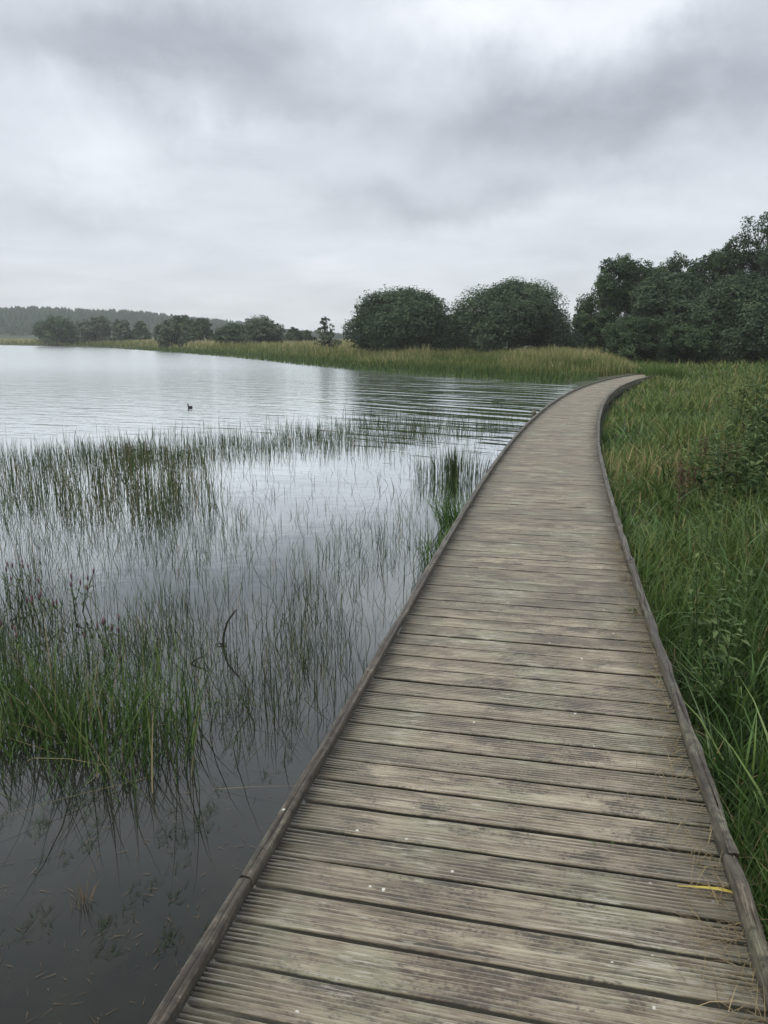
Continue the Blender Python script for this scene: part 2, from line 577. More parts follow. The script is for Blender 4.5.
# deck: every plank has a ridged section
pitch = .1400
PW = .1250
ng = 7
prof = [(.012, -.048), (.012, -.013), (.0015, -.007), (0, -.003), (.002, 0)]
step = (PW - .006) / (ng + 1)
for k in range(1, ng + 1):
    c = .003 + k * step
    prof += [(c - .0028, 0), (c - .0021, -.0100), (c + .0021, -.0100), (c + .0028, 0)]
prof += [(PW - .002, 0), (PW, -.003), (PW - .0015, -.007), (PW - .012, -.013), (PW - .012, -.048)]
prof = np.array(prof)
npf = len(prof)
U = np.linspace(-1, 1, 9)
Vs, Qs, Ws, Ts = [], [], [], []
cnt = 0
s = -3.2
pid = 0
while s < 33.2:
    x, y, th, hw = [float(q) for q in course(s)]
    th += rng.normal(0, .0025)
    over = rng.normal(.018, .006)
    L = hw + over
    shift = rng.normal(0, .006)
    dz = rng.normal(0, .0009)
    tilt = rng.normal(0, .004)
    warp = rng.normal(0, .002, 9) * .3
    k = pid * 1.37 + 3
    n = np.array([math.cos(th), -math.sin(th)])
    tdir = np.array([math.sin(th), math.cos(th)])
    scale = 1 + .10 * 0
    block = np.zeros((9, npf, 3))
    wv = np.zeros((9, npf, 3))
    tv = np.zeros((9, npf))
    for i, u in enumerate(U):
        a = u * L + shift
        # boards fan slightly on the bend
        fx = x + n[0] * a + tdir[0] * (prof[:, 0])
        fy = y + n[1] * a + tdir[1] * (prof[:, 0])
        block[i, :, 0], block[i, :, 1] = fx, fy
        block[i, :, 2] = DECK + dz + prof[:, 1] + tilt * (prof[:, 0] - PW / 2) + warp[i]
        wv[i, :, 0] = a
        wv[i, :, 1] = prof[:, 0]
        wv[i, :, 2] = k
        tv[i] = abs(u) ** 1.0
    Vs.append(block.reshape(-1, 3))
    Ws.append(wv.reshape(-1, 3))
    Ts.append(tv.ravel())
    q = []
    for i in range(8):
        for j in range(npf):
            jj = (j + 1) % npf
            q.append((i * npf + j, (i + 1) * npf + j, (i + 1) * npf + jj, i * npf + jj))
    # end caps as strips of quads
    for e in (0, 8):
        for j in range(0, npf // 2 - 1):
            q.append((e * npf + j, e * npf + j + 1, e * npf + npf - 2 - j, e * npf + npf - 1 - j))
    Qs.append(np.array(q) + cnt)
    cnt += 9 * npf
    s += pitch + rng.normal(0, .0012)
    pid += 1
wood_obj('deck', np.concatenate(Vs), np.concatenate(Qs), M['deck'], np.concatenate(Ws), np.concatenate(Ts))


def beam(name, s0, s1, off, z0, z1, wdt, mat, seg=.25, jit=.004, round_=.012, wob=0.0, both=None):
    """timber following the course at a side offset (-1 left, 1 right edge) between heights z0 and z1"""
    n = max(2, int((s1 - s0) / seg) + 1)
    ss = np.linspace(s0, s1, n)
    x, y, th, hw = course(ss)
    o = off(hw) if callable(off) else np.full(n, off)
    r2 = round_
    pr = np.array([(-wdt / 2, z0), (-wdt / 2, z1 - r2), (-wdt / 2 + r2, z1), (wdt / 2 - r2, z1), (wdt / 2, z1 - r2), (wdt / 2, z0)])
    pr = np.concatenate([pr[:3], [(-.0015 + jit, z1 - .0005), (jit, z1 - .006), (.0015 + jit, z1 - .0005)], pr[3:]])
    ph = rng.uniform(0, 6)
    V = np.zeros((n, 9, 3))
    W = np.zeros((n, 9, 3))
    kid = rng.uniform(0, 300)
    for i in range(n):
        lat = o[i] + pr[:, 0] + wob * math.sin(ss[i] * 1.3 + ph) + rng.normal(0, jit, 9)
        V[i, :, 0] = x[i] + math.cos(th[i]) * lat
        V[i, :, 1] = y[i] - math.sin(th[i]) * lat
        V[i, :, 2] = pr[:, 1] + rng.normal(0, jit, 9) * np.array([.2, 1, 1, 1, 1, 1, 1, 1, .2]) + wob * .5 * math.sin(ss[i] * 1.7 + ph)
        W[i, :, 0] = ss[i]
        W[i, :, 1] = [-.06, 0, .01, .03, .035, .04, .06, .07, .13]
        W[i, :, 2] = kid
    q = []
    for i in range(n - 1):
        for j in range(9):
            k = (j + 1) % 9
            q.append((i * 9 + j, i * 9 + k, (i + 1) * 9 + k, (i + 1) * 9 + j))
    for e in (0, n - 1):
        q += [(e * 9, e * 9 + 1, e * 9 + 7, e * 9 + 8), (e * 9 + 1, e * 9 + 2, e * 9 + 6, e * 9 + 7), (e * 9 + 2, e * 9 + 3, e * 9 + 5, e * 9 + 6)]
    return wood_obj(name, V.reshape(-1, 3), np.array(q), mat, W.reshape(-1, 3))


# edge rails in lengths, raised a finger above the planks on spacer blocks
sl = -2.6
while sl < 33:
    e = min(sl + 3.55, 33.3)
    beam('edge_rail', sl, e - .006, lambda hw: -(hw + .012), DECK + .018, DECK + .052, .036, M['rail'], .22, .0016, .004)
    sl = e
sl = -1.75
while sl < 33:
    e = min(sl + 3.1, 33.3)
    beam('edge_rail', sl, e - .008, lambda hw: hw + .006, DECK + .006, DECK + .054, .034, M['rail'], .12, .0036, .005, .004)
    sl = e
# stringers under the plank ends and the posts in the water
for sg in (-1, 1):
    beam('stringer', -3.2, 33.2, (lambda hw, sg=sg: sg * (hw - .06)), DECK - .22, DECK - .052, .06, M['under'], .5, .002)
for k, sp in enumerate(np.arange(-1.2, 31, 2.4)):
    x, y, th, hw = [float(q) for q in course(sp)]
    for sg in (-1, 1):
        a = sg * (hw - .135)
        px_, py_ = x + math.cos(th) * a, y - math.sin(th) * a
        V_, Q_ = tube([(px_, py_, -.7), (px_, py_, -.1), (px_, py_, DECK - .054)], [.05, .048, .046], 8)
        wd = np.stack([V_[:, 2], np.zeros(len(V_)), np.full(len(V_), k * 3.1)], 1)
        wood_obj('post', V_, Q_, M['under'], wd, smooth=True)
# a stub post breaking the line of the far left rail
for sp in (14.9,):
    x, y, th, hw = [float(q) for q in course(sp)]
    a = -(hw + .11)
    px_, py_ = x + math.cos(th) * a, y - math.sin(th) * a
    V_, Q_ = tube([(px_, py_, -.7), (px_, py_, .2), (px_, py_, DECK + .10), (px_, py_, DECK + .115)], [.05, .048, .046, .03], 8)
    wd = np.stack([V_[:, 2], np.zeros(len(V_)), np.full(len(V_), 9.1)], 1)
    wood_obj('post', V_, Q_, M['rail'], wd, smooth=True)


# ------------------------------------------------------------------ trees
def leaf_cloud(centers, radii, n, size, asp=.45, fill=.35, seed=0, rz=1.0):
    """leaf sprays gathered in twig clumps over overlapping lobes"""
    r = np.random.default_rng(seed)
    K = len(centers)
    p = radii ** 2 / (radii ** 2).sum()
    ncl = max(30, n // 16)
    lob = r.choice(K, ncl, p=p)
    d = r.normal(size=(ncl, 3))
    d /= np.linalg.norm(d, axis=1)[:, None]
    rr = radii[lob] * (1 - fill * r.uniform(0, 1, ncl) ** 2) * (1 + .05 * np.clip(r.normal(size=ncl), -1.5, 1.3) * (r.uniform(0, 1, ncl) < .4))
    c = centers[lob] + d * rr[:, None] * np.array([1, 1, rz])
    # drop clumps buried deep inside another lobe
    keep = np.ones(ncl, bool)
    for k in range(K):
        q = np.linalg.norm((c - centers[k]) / np.array([1, 1, rz]), axis=1) / radii[k]
        keep &= ~((q < .62) & (lob != k))
    c, d, lob = c[keep], d[keep], lob[keep]
    ci = r.integers(0, len(c), n)
    sp = radii[lob[ci]] * .17
    pos = c[ci] + np.clip(r.normal(size=(n, 3)), -1.25, 1.25) * sp[:, None] * np.array([1, 1, .8])
    inn = r.uniform(0, 1, n) < .22      # sprays inside the crown
    lk = lob[ci]
    pos[inn] = centers[lk[inn]] + np.clip(r.normal(size=(inn.sum(), 3)) * .42, -.55, .55) * radii[lk[inn]][:, None]
    nor = d[ci] * .9 + r.normal(size=(n, 3)) * .42 + np.array([0, 0, .30])
    nor /= np.linalg.norm(nor, axis=1)[:, None]
    ax = np.cross(nor, r.normal(size=(n, 3)))
    ax /= np.linalg.norm(ax, axis=1)[:, None]
    bx = np.cross(nor, ax)
    sz = size * r.uniform(.55, 1.35, n)[:, None]
    V = np.stack([pos - ax * sz * .5, pos + bx * sz * asp * .5, pos + ax * sz * .5, pos - bx * sz * asp * .5], 1)
    V[:, 1] += nor * sz * .10
    V[:, 3] += nor * sz * .10
    tc = (r.uniform(-.30, .30, len(c)) + r.uniform(-.22, .22, K)[lob])[ci]
    tint = np.clip(.5 + tc + r.normal(0, .16, n), 0, 1)
    Q = np.arange(4 * n).reshape(-1, 4)
    return V.reshape(-1, 3), Q, np.repeat(tint, 4)


def tree(name, label, cat, px, hw, top, Yd, n, size, mat, seed, base=.4, skirt=.03, lobes=12, group=None, shape='round', asp=.55, dense=1.7):
    n = int(n * dense * 1.7)
    size = size * .86
    r = np.random.default_rng(seed)
    b0 = at(px, HOR, Yd)
    gx, gy = b0[0], b0[1]
    gz = float(height(np.array([gx]), np.array([gy]))[0])
    H = at(px, top, Yd)[2] - gz
    rx = hw / F * Yd
    root = tag(empty(name, (gx, gy, gz)), label, cat, group)
    C = []
    Rd = []
    for k in range(lobes):
        f = (k + .5) / lobes
        if shape == 'round':
            ph = PI / 2 * (k % 7 + .5 * r.uniform(0, 1)) / 7
            zz = H * (.14 + .58 * math.sin(ph))
            w_ = rx * .66 * math.cos(ph) ** .8
            rad_ = rx * r.uniform(.22, .42)
        elif shape == 'ragged':
            if k < 4:
                zz, w_, rad_ = H * (.18 + .15 * k), rx * .35, rx * r.uniform(.42, .52)
            else:
                zf = r.uniform(.08, .92)
                zz, w_ = H * zf, rx * .95 * math.sqrt(max(.14, 1 - ((zf - .35) / .66) ** 2))
                rad_ = rx * r.uniform(.22, .36)
        elif shape == 'tall':
            zz = H * (.12 + .76 * f)
            w_ = rx * .62 * (1 - .55 * f)
            rad_ = rx * r.uniform(.36, .5) * (1 - .35 * f)
        else:
            zz = H * (.1 + .8 * f)
            w_ = rx * .5 * (1.05 - f)
            rad_ = rx * r.uniform(.3, .45) * (1.15 - f)
        a = r.uniform(0, 2 * PI)
        a = 2.4 * k + r.uniform(-.5, .5)
        q = r.uniform(.55, 1.0) * w_
        C.append((math.cos(a) * q, math.sin(a) * q * .9, zz))
        Rd.append(rad_)
    C = np.array(C)
    Rd = np.array(Rd)
    V, Q, T = leaf_cloud(C, Rd, n, size, asp=asp, seed=seed + 5)
    lo, hi = np.percentile(V[:, 0], [.25, 99.75])
    sx = 2 * rx / (hi - lo)
    V[:, 0] = (V[:, 0] - (hi + lo) / 2) * sx
    C[:, 0] = (C[:, 0] - (hi + lo) / 2) * sx
    z0, z1 = np.percentile(V[:, 2], [.5, 99.93])
    f0 = skirt * H
    V[:, 2] = f0 + (V[:, 2] - z0) / (z1 - z0) * (H - f0)
    C[:, 2] = f0 + (C[:, 2] - z0) / (z1 - z0) * (H - f0)
    V[:, 2] = np.maximum(V[:, 2], .02 + .0 * V[:, 2])
    cr = np_mesh('crown', V, Q, mat, root, T)
    tb = MB()
    tr = max(.05, .028 * H)
    zs = np.linspace(-.2, H * .62, 6)
    path = np.stack([np.cumsum(r.normal(0, .03 * H, 6)) * (zs > 0), np.cumsum(r.normal(0, .03 * H, 6)) * (zs > 0), zs], 1)
    tb.add(*tube(path, np.linspace(tr * 1.2, tr * .35, 6), 6))
    for k in range(lobes):
        st = path[min(4, 1 + int(4 * max(0, C[k, 2]) / (H * .9)))]
        mid = (st + C[k]) / 2 + np.array([0, 0, -.04 * H])
        tb.add(*tube([st, mid, C[k]], [tr * .45, tr * .3, tr * .12], 6))
    tb.build('trunk', M['bark'], root, True)
    return root


WOOD = 'trees of the wood right of the boardwalk'
# the two big round willows on the reedy bank
tree('willow_tree', 'left one of two big round dark willows behind the reed bank', 'tree', 401, 53, 288, 60, 21000, .20, M['willow'], 21, lobes=32, group='big round willows behind the reeds')
tree('willow_tree', 'right and taller one of two big round dark willows behind the reed bank', 'tree', 513, 61, 279, 58, 24000, .20, M['willow'], 34, lobes=38, group='big round willows behind the reeds')
tree('willow_bush', 'low dark bush filling the dip between the two big round willows', 'bush', 456, 22, 312, 64, 5000, .22, M['willow'], 44, lobes=9)
# the wood on the right
wood = [
    ('alder_tree', 'small dark tree in the gap between the willows and the wood', 583, 15, 303, 62, 3800, .20, 'alder', 'tall', 9),
    ('alder_tree', 'slender tree with ragged top at the left end of the wood', 608, 31, 256, 52, 12500, .17, 'alder', 'ragged', 30),
    ('alder_tree', 'narrow dark tree rising just right of the ragged end tree', 640, 28, 262, 54, 10000, .17, 'alder', 'ragged', 30),
    ('grey_willow_tree', 'greyish lighter willow with rounded crown in the middle of the wood', 664, 40, 272, 47, 15000, .16, 'willow', 'round', 20),
    ('alder_tree', 'dark tree looming behind the greyish willow of the wood', 676, 32, 254, 58, 10000, .19, 'alder', 'ragged', 32),
    ('alder_tree', 'dark tree stepping up behind the broad front willow of the wood', 706, 34, 248, 56, 11000, .18, 'alder', 'ragged', 32),
    ('alder_tree', 'tall tree stepping up towards the right edge of the wood', 738, 32, 238, 55, 11000, .18, 'alder', 'ragged', 34),
    ('alder_tree', 'tallest dark tree of the wood at the right edge of the photo', 772, 46, 213, 54, 19000, .18, 'alder', 'ragged', 42),
    ('willow_tree', 'broad dark low willow at the front of the wood behind the meadow', 745, 50, 272, 43, 21000, .15, 'willow', 'round', 22),
    ('willow_bush', 'low dark bush at the foot of the wood beside the far boardwalk end', 640, 38, 316, 44.5, 10500, .15, 'alder', 'ragged', 30),
    ('willow_bush', 'low dark bush between the front willow and the boardwalk end bush', 688, 30, 322, 42, 8500, .14, 'alder', 'ragged', 26),
    ('alder_tree', 'big dark tree cut by the right edge of the photo', 825, 50, 226, 46, 14000, .18, 'alder', 'ragged', 34),
]
for i, (nm, lb, px, hw, top, Yd, n, sz, mt, shp, lo) in enumerate(wood):
    tree(nm, lb, 'bush' if 'bush' in nm else 'tree', px, hw, top, Yd, n, sz, M[mt], 60 + i * 7, lobes=lo, group=WOOD, shape=shp, skirt=.03)
# trees along the far left shore
far = [
    ('dark wide tree at the left end of the far shore', 57, 24, 315, 175, 3000, 'alder', 'round'),
    ('dark rounded tree touching the wide one on the far shore', 95, 17, 316, 172, 2200, 'grey_willow', 'round'),
    ('small dark tree standing fourth from the left on the far shore', 122, 12, 319, 168, 1500, 'grey_willow', 'round'),
    ('low distant tree in the gap left of the pale rounded bush', 142, 9, 321, 190, 1000, 'alder', 'round'),
    ('pale grey rounded bush standing forward on the far shore', 171, 17, 320, 120, 2600, 'grey_willow', 'round'),
    ('dark tree behind the pale grey rounded bush on the far shore', 183, 20, 315, 150, 2400, 'alder', 'round'),
    ('dark reddish green tree right of the pale grey bush', 203, 14, 318, 140, 1700, 'alder', 'round'),
    ('tree with a sloping left side forming a clump with the broad one', 232, 18, 323, 112, 2000, 'willow', 'round'),
    ('broad round tree in the middle of the far left shore', 261, 23, 315, 106, 3600, 'grey_willow', 'round'),
    ('low dark tree right of the broad round shore tree', 294, 10, 327, 130, 1000, 'alder', 'round'),
    ('low dark bush next to the lone slim sapling', 308, 8, 330, 130, 800, 'alder', 'round'),
]
for i, (lb, px, hw, top, Yd, n, mt, shp) in enumerate(far):
    tree('shore_tree', lb, 'tree', px, hw, top, Yd, n, .0030 * Yd, M[mt], 200 + i * 9, lobes=11, group='trees on the far left shore', shape=shp, skirt=.03)
tree('sapling', 'lone slim sapling with an open crown left of the big willows', 'tree', 328, 13, 317, 72, 900, .24, M['grey_willow'], 333, lobes=8, shape='tall', skirt=.10, dense=1.2)

# wooded hill far off: one mass
mb = []
n_con = 9000
a_ = np.radians(rng.uniform(-62, 14, n_con))
r_ = rng.uniform(430, 640, n_con)
hx, hy = np.sin(a_) * r_, np.cos(a_) * r_
hz = height(hx, hy)
ok = lake_sd(hx, hy) > 6
hx, hy, hz = hx[ok], hy[ok], hz[ok]
Vc, Qc, Tc = [], [], []
cn = 0
for x, y, z in zip(hx, hy, hz):
    h = rng.uniform(2.8, 4.4) * (1 + .22 * math.sin(x * .021) + .12 * math.sin(x * .083 + y * .05))
    if math.degrees(math.atan2(x, y)) > -9:
        h *= .6
    rb = h * rng.uniform(.36, .60)
    tv = rng.uniform(0, 1)
    for t in range(3):
        zb, zt = z + h * (.05 + .27 * t), z + h * (.5 + .25 * t)
        rr_ = rb * (1 - .27 * t)
        a0 = rng.uniform(0, 6)
        ang = a0 + np.arange(6) * PI / 3
        rj = rr_ * rng.uniform(.7, 1.2, 6)
        ring = np.stack([x + np.cos(ang) * rj, y + np.sin(ang) * rj, np.full(6, zb)], 1)
        Vc += [ring, [[x, y, zt]]]
        Qc += [(cn + 6, cn + j, cn + j + 1, cn + (j + 2) % 6) for j in (0, 2, 4)]
        Tc += [tv] * 7
        cn += 7
o = np_mesh('far_woodland', np.concatenate(Vc), np.array(Qc), M['conifer'], tint=Tc)
tag(o, 'dense hazy conifer wood covering the low hill beyond the far shore', 'woodland', kind='stuff')


# ------------------------------------------------------------------ reeds on the banks
def ground_pts(x, y):
    return np.stack([x, y, np.maximum(height(x, y), -.08)], 1)


def scatter_bank(n, pxr, sdr, yr, power=1.0):
    """points on land within sdr of the shore, in a fan of directions"""
    px = rng.uniform(*pxr, n * 4)
    yy = np.exp(rng.uniform(math.log(yr[0]), math.log(yr[1]), n * 4))
    x = (px - 384) / F * CP * yy
    sd = lake_sd(x, yy)
    k = (sd > sdr[0]) & (sd < sdr[1]) & ~((x > left_x(yy) - .2) & (x < rail_x(yy) + .3) & (yy < 33))
    x, yy, sd = x[k][:n], yy[k][:n], sd[k][:n]
    return x, yy, sd


# tan and green reeds behind the head of the lake
x, y, sd = scatter_bank(36000, (330, 648), (.6, 18), (36, 58))
k = (x < left_x(np.minimum(y, 33)) + 3.5 + 0 * x)
x, y, sd = x[k], y[k], sd[k]
nz = vnoise(x, y, .35, 5)
L_ = rng.uniform(.45, 1.2, len(x)) * (.92 + .22 * nz) * np.clip(.5 + sd / 5, .5, 1)
pxx = 384 + x / y * F / CP
L_ = L_ * .84 * np.clip((650 - pxx) / 40, .08, 1) * np.clip(.75 + (pxx - 335) / 400, .75, 1.0) * (1 + .13 * vnoise(x, y, 1.4, 47))
V, Q, bi = blades(ground_pts(x, y), L_, rng.uniform(.028, .055, len(x)), rng.uniform(0, 6.28, len(x)), rng.uniform(.1, .5, len(x)), .05, 3)
T = np.clip(.30 + .16 * nz + .2 * vnoise(x, y, 1.6, 41) + rng.normal(0, .2, len(x)) + .03 * np.minimum(sd, 6), 0, 1)
o = np_mesh('reeds', V, Q, M['reed'], tint=T[bi])
tag(o, 'tan and green reed bank at the head of the lake below the big willows', 'reeds', kind='stuff')
# straw grass along the far left shore
x, y, sd = scatter_bank(34000, (-260, 430), (.5, 60), (45, 260))
nz = vnoise(x, y, .06, 6)
L_ = rng.uniform(.6, 1.15, len(x)) * np.clip(.4 + sd / 7, .4, 1.1)
V, Q, bi = blades(ground_pts(x, y), L_, .0011 * y * rng.uniform(.7, 1.3, len(x)), rng.uniform(0, 6.28, len(x)), rng.uniform(.1, .5, len(x)), .05, 2)
T = np.clip(.30 + .15 * nz + rng.normal(0, .15, len(x)) + .06 * np.minimum(sd, 9), 0, 1)
o = np_mesh('straw_grass', V, Q, M['reed'], tint=T[bi])
tag(o, 'straw coloured rough grass along the far left shore of the lake', 'grass', kind='stuff')
# lush green fringe at the waterline
x, y, sd = scatter_bank(16000, (120, 600), (-1.6, 1.0), (34, 130))
V, Q, bi = blades(np.stack([x, y, np.maximum(height(x, y), -.05)], 1), rng.uniform(.3, .6, len(x)) * np.clip(1 + sd * .3, .4, 1.2), .0009 * y * rng.uniform(.7, 1.3, len(x)), rng.uniform(0, 6.28, len(x)), rng.uniform(.1, .6, len(x)), .05, 2)
T = np.clip(rng.normal(.42, .2, len(x)), 0, .84)
o = np_mesh('waterside_sedge', V, Q, M['grass'], tint=T[bi])
tag(o, 'lush green sedge fringe at the waterline of the far bank', 'sedge', kind='stuff')

# ------------------------------------------------------------------ meadow right of the boardwalk
n = 95000
y = np.exp(rng.uniform(math.log(.7), math.log(47), n))
off = rng.uniform(0, 1, n) ** 1.15 * (.62 * y + 2.6)
x = rail_x(y) + .07 + off
k = lake_sd(x, y) > .1
x, y, off = x[k], y[k], off[k]
# walkway doubles back at its far end: keep it clear
xs_, ys_, ts_, ws_ = course(np.linspace(0, 36, 200))
dmin = np.full(len(x), 9.)
for a, c, w_ in zip(xs_, ys_, ws_):
    dmin = np.minimum(dmin, np.hypot(x - a, y - c) - w_)
k = dmin > .06
x, y, off, dmin = x[k], y[k], off[k], dmin[k]
nz = vnoise(x, y, 1.3, 8)
nz2 = vnoise(x, y, .5, 9)
near = np.clip(dmin / 1.2, 0, 1)
L_ = rng.uniform(.22, .52, len(x)) * (1 + .3 * nz) * (.62 + .55 * near) * np.where(y > 12, .85, 1)
L_ = np.clip(L_, .12, .9)
wd = .0080 * np.maximum(1, (y / 4.5) ** .85) * rng.uniform(.6, 1.5, len(x))
hd = np.where(dmin < .35, rng.normal(0.4, 1.1, len(x)), rng.uniform(0, 6.28, len(x)))
V, Q, bi = blades(ground_pts(x, y), L_, wd, hd, rng.uniform(.15, .95, len(x)), rng.uniform(0, .35, len(x)), 4)
brown = np.exp(-((x - P(700, 470, .3)[0]) ** 2 + (y - P(700, 470, .3)[1]) ** 2) / 2.2)
T = np.clip(.36 + .16 * nz + .14 * nz2 + rng.normal(0, .16, len(x)) + .024 * np.minimum(y, 14), 0, .85)
st = rng.uniform(0, 1, len(x)) < .03 + .25 * brown + .07 * np.clip(vnoise(x, y, .8, 44), 0, 1)
T = np.where(st, rng.uniform(.9, 1, len(x)), T)
o = np_mesh('meadow_grass', V, Q, M['grass'], tint=T[bi])
tag(o, 'tall dark green meadow grass growing right of the boardwalk', 'grass', kind='stuff')


n = 5200
y = np.exp(rng.uniform(math.log(1.2), math.log(16), n))
off = rng.uniform(0, 1, n) * (.6 * y + 1.5)
x = rail_x(y) + .10 + off
cl_ = vnoise(x, y, 2.2, 31)
k = cl_ > .05
x, y, off = x[k], y[k], off[k]
L_ = rng.uniform(.3, .62, len(x)) * np.clip(.6 + off, .6, 1.1)
V, Q, bi = blades(ground_pts(x, y), L_, .012 * np.maximum(1, (y / 5) ** .7) * rng.uniform(.7, 1.4, len(x)), rng.uniform(0, 6.28, len(x)), rng.uniform(.4, 1.2, len(x)), rng.uniform(.1, .5, len(x)), 5)
o = np_mesh('coarse_grass', V, Q, M['sedge'], tint=np.clip(.4 + .3 * vnoise(x, y, .9, 32) + rng.normal(0, .2, len(x)), 0, 1)[bi])
tag(o, 'coarse broad bladed arching grass among the finer meadow grass', 'grass', kind='stuff')


def tuft(name, label, cat, cx, cy, z, rad, n, ln, wd, mat, lean=(.1, .6), droop=(0, .3), tint=(.2, .8), group=None, ell=1.0, rot=0.0, segs=4, density='disc'):
    a = rng.uniform(0, 6.28, n)
    q = rad * np.sqrt(rng.uniform(0, 1, n))
    if density == 'core':
        q = rad * rng.uniform(0, 1, n)
    lx, ly = np.cos(a) * q, np.sin(a) * q * ell
    bx = lx * math.cos(rot) - ly * math.sin(rot)
    by = lx * math.sin(rot) + ly * math.cos(rot)
    base = np.stack([bx, by, np.full(n, -.04)], 1)
    L_ = rng.uniform(ln[0], ln[1], n) * (1.05 - .3 * q / rad)
    V, Q, bi = blades(base, L_ + .04, rng.uniform(wd[0], wd[1], n), np.arctan2(by, bx) + rng.normal(0, .8, n), rng.uniform(lean[0], lean[1], n), rng.uniform(droop[0], droop[1], n), segs)
    T = rng.uniform(tint[0], tint[1], n)
    o = np_mesh(name, V, Q, mat, tint=T[bi])
    o.location = (cx, cy, z)
    return tag(o, label, cat, group)


for i, (sp, lb) in enumerate(((32.2, 'tall grass clump hiding the far right end of the boardwalk'), (33.9, 'tall grass clump standing where the boardwalk disappears'))):
    x, y, th, hw = [float(q) for q in course(sp)]
    tuft('grass_clump', lb, 'grass', x + math.cos(th) * (.85 if i == 0 else .1), y - math.sin(th) * (.85 if i == 0 else .1), .38, .75, 420, (.35, .75), (.02, .035), M['grass'], (.1, .6), (0, .2), (.3, .8), 'grass clumps at the far end of the boardwalk')
# big leaning sedge blades beside the near right rail
SG = 'sedge tufts beside the right rail'
for (px, py, n, ln, rd, lb) in ((752, 800, 70, (.35, .75), .16, 'bright green sedge tuft with long arching blades over the near right rail'),
                                (738, 720, 60, (.35, .7), .15, 'arching green sedge tuft behind the near right rail'),
                                (800, 880, 60, (.3, .65), .16, 'green sedge tuft at the lower right corner outside the rail'),
                                (665, 570, 80, (.35, .65), .2, 'bright green arching grass tuft outside the rail halfway along the boardwalk'),
                                (606, 474, 60, (.25, .42), .2, 'grass tuft half covering the right rail at the start of the far bend'),
                                (640, 600, 60, (.3, .5), .16, 'loose grass tuft leaning on the right rail below the halfway tuft'),
                                (628, 500, 60, (.25, .45), .2, 'bright grass tuft spilling over the right rail where it begins to bend')):
    p = P(px, py, .12)
    tuft('sedge_tuft', lb, 'sedge', p[0], p[1], float(height(np.array([p[0]]), np.array([p[1]]))[0]), rd, n, ln, (.008, .016), M['sedge'], (.2, 1.0), (.05, .5), (.1, .9), SG)


for i, sp in enumerate((3.7, 4.9, 5.6, 6.3, 7.6, 9.2, 11.5, 13.6)):
    x, y, th, hw = [float(q) for q in course(sp)]
    a = hw + .065
    tuft('grass_tuft', 'green grass tuft spilling over the right rail of the boardwalk', 'grass', x + math.cos(th) * a, y - math.sin(th) * a, .2, .11, 46, (.25, .46), (.006, .011), M['sedge'], (.3, 1.1), (.1, .5), (.1, .8), 'grass tufts spilling over the right rail')


def herb(name, label, cat, cx, cy, H, stems, spread, leaf, mat, group=None, seed=0, seedhead=None, pairs=None):
    r = np.random.default_rng(seed)
    z = float(height(np.array([cx]), np.array([cy]))[0])
    root = tag(empty(name, (cx, cy, z)), label, cat, group)
    sb, lv, sd_ = MB(), MB(), MB()
    for k in range(stems):
        a = r.uniform(0, 6.28)
        q = spread * math.sqrt(r.uniform(0, 1))
        h = H * r.uniform(.65, 1.05)
        b0 = np.array([math.cos(a) * q * .5, math.sin(a) * q * .5, -.04])
        tip = np.array([math.cos(a) * q, math.sin(a) * q, h])
        t = np.linspace(0, 1, 6)[:, None]
        path = b0 + (tip - b0) * t + np.array([math.cos(a), math.sin(a), 0]) * (t * t - t) * .12 * h
        sb.add(*tube(path, np.linspace(.006, .002, 6) * (H ** .5), 5 if False else 6), .25)
        m_ = pairs or int(h / (leaf * .55))
        for j in range(m_):
            f = .18 + .82 * (j + r.uniform(0, .6)) / m_
            pt = b0 + (tip - b0) * f + np.array([math.cos(a), math.sin(a), 0]) * (f * f - f) * .12 * h
            for _ in range(2):
                az_ = r.uniform(0, 6.28)
                el = r.uniform(-.2, .9)
                d = np.array([math.cos(az_) * math.cos(el), math.sin(az_) * math.cos(el), math.sin(el)])
                s_ = np.cross(d, [0, 0, 1.])
                s_ /= np.linalg.norm(s_) + 1e-6
                nn = np.cross(s_, d)
                l = leaf * r.uniform(.6, 1.2) * (1.1 - .4 * f)
                w_ = l * .18
                Vv = [pt, pt + d * l * .4 + s_ * w_ + nn * .04 * l, pt + d * l - np.array([0, 0, .12 * l]), pt + d * l * .4 - s_ * w_ + nn * .04 * l]
                lv.add(Vv, [(0, 1, 2, 3)], float(np.clip(r.normal(.5 + .25 * f, .2), 0, 1)))
        if seedhead:
            sd_ = MB()
            for j in range(60):
                f = r.uniform(.62, 1.02)
                pt = b0 + (tip - b0) * f + r.normal(0, .018, 3) * (1.3 - f)
                s_ = .012 * r.uniform(.6, 1.4)
                d1, d2 = r.normal(size=3), r.normal(size=3)
                d1 /= np.linalg.norm(d1)
                d2 /= np.linalg.norm(d2)
                sd_.add([pt - d1 * s_, pt + d2 * s_, pt + d1 * s_, pt - d2 * s_], [(0, 1, 2, 3)], r.uniform(0, 1))
            sd_.build('seed_head', M['seed'], root)
    sb.build('stem', M['shrub'] if not seedhead else M['seed'], root)
    lv.build('foliage', mat, root)
    return root


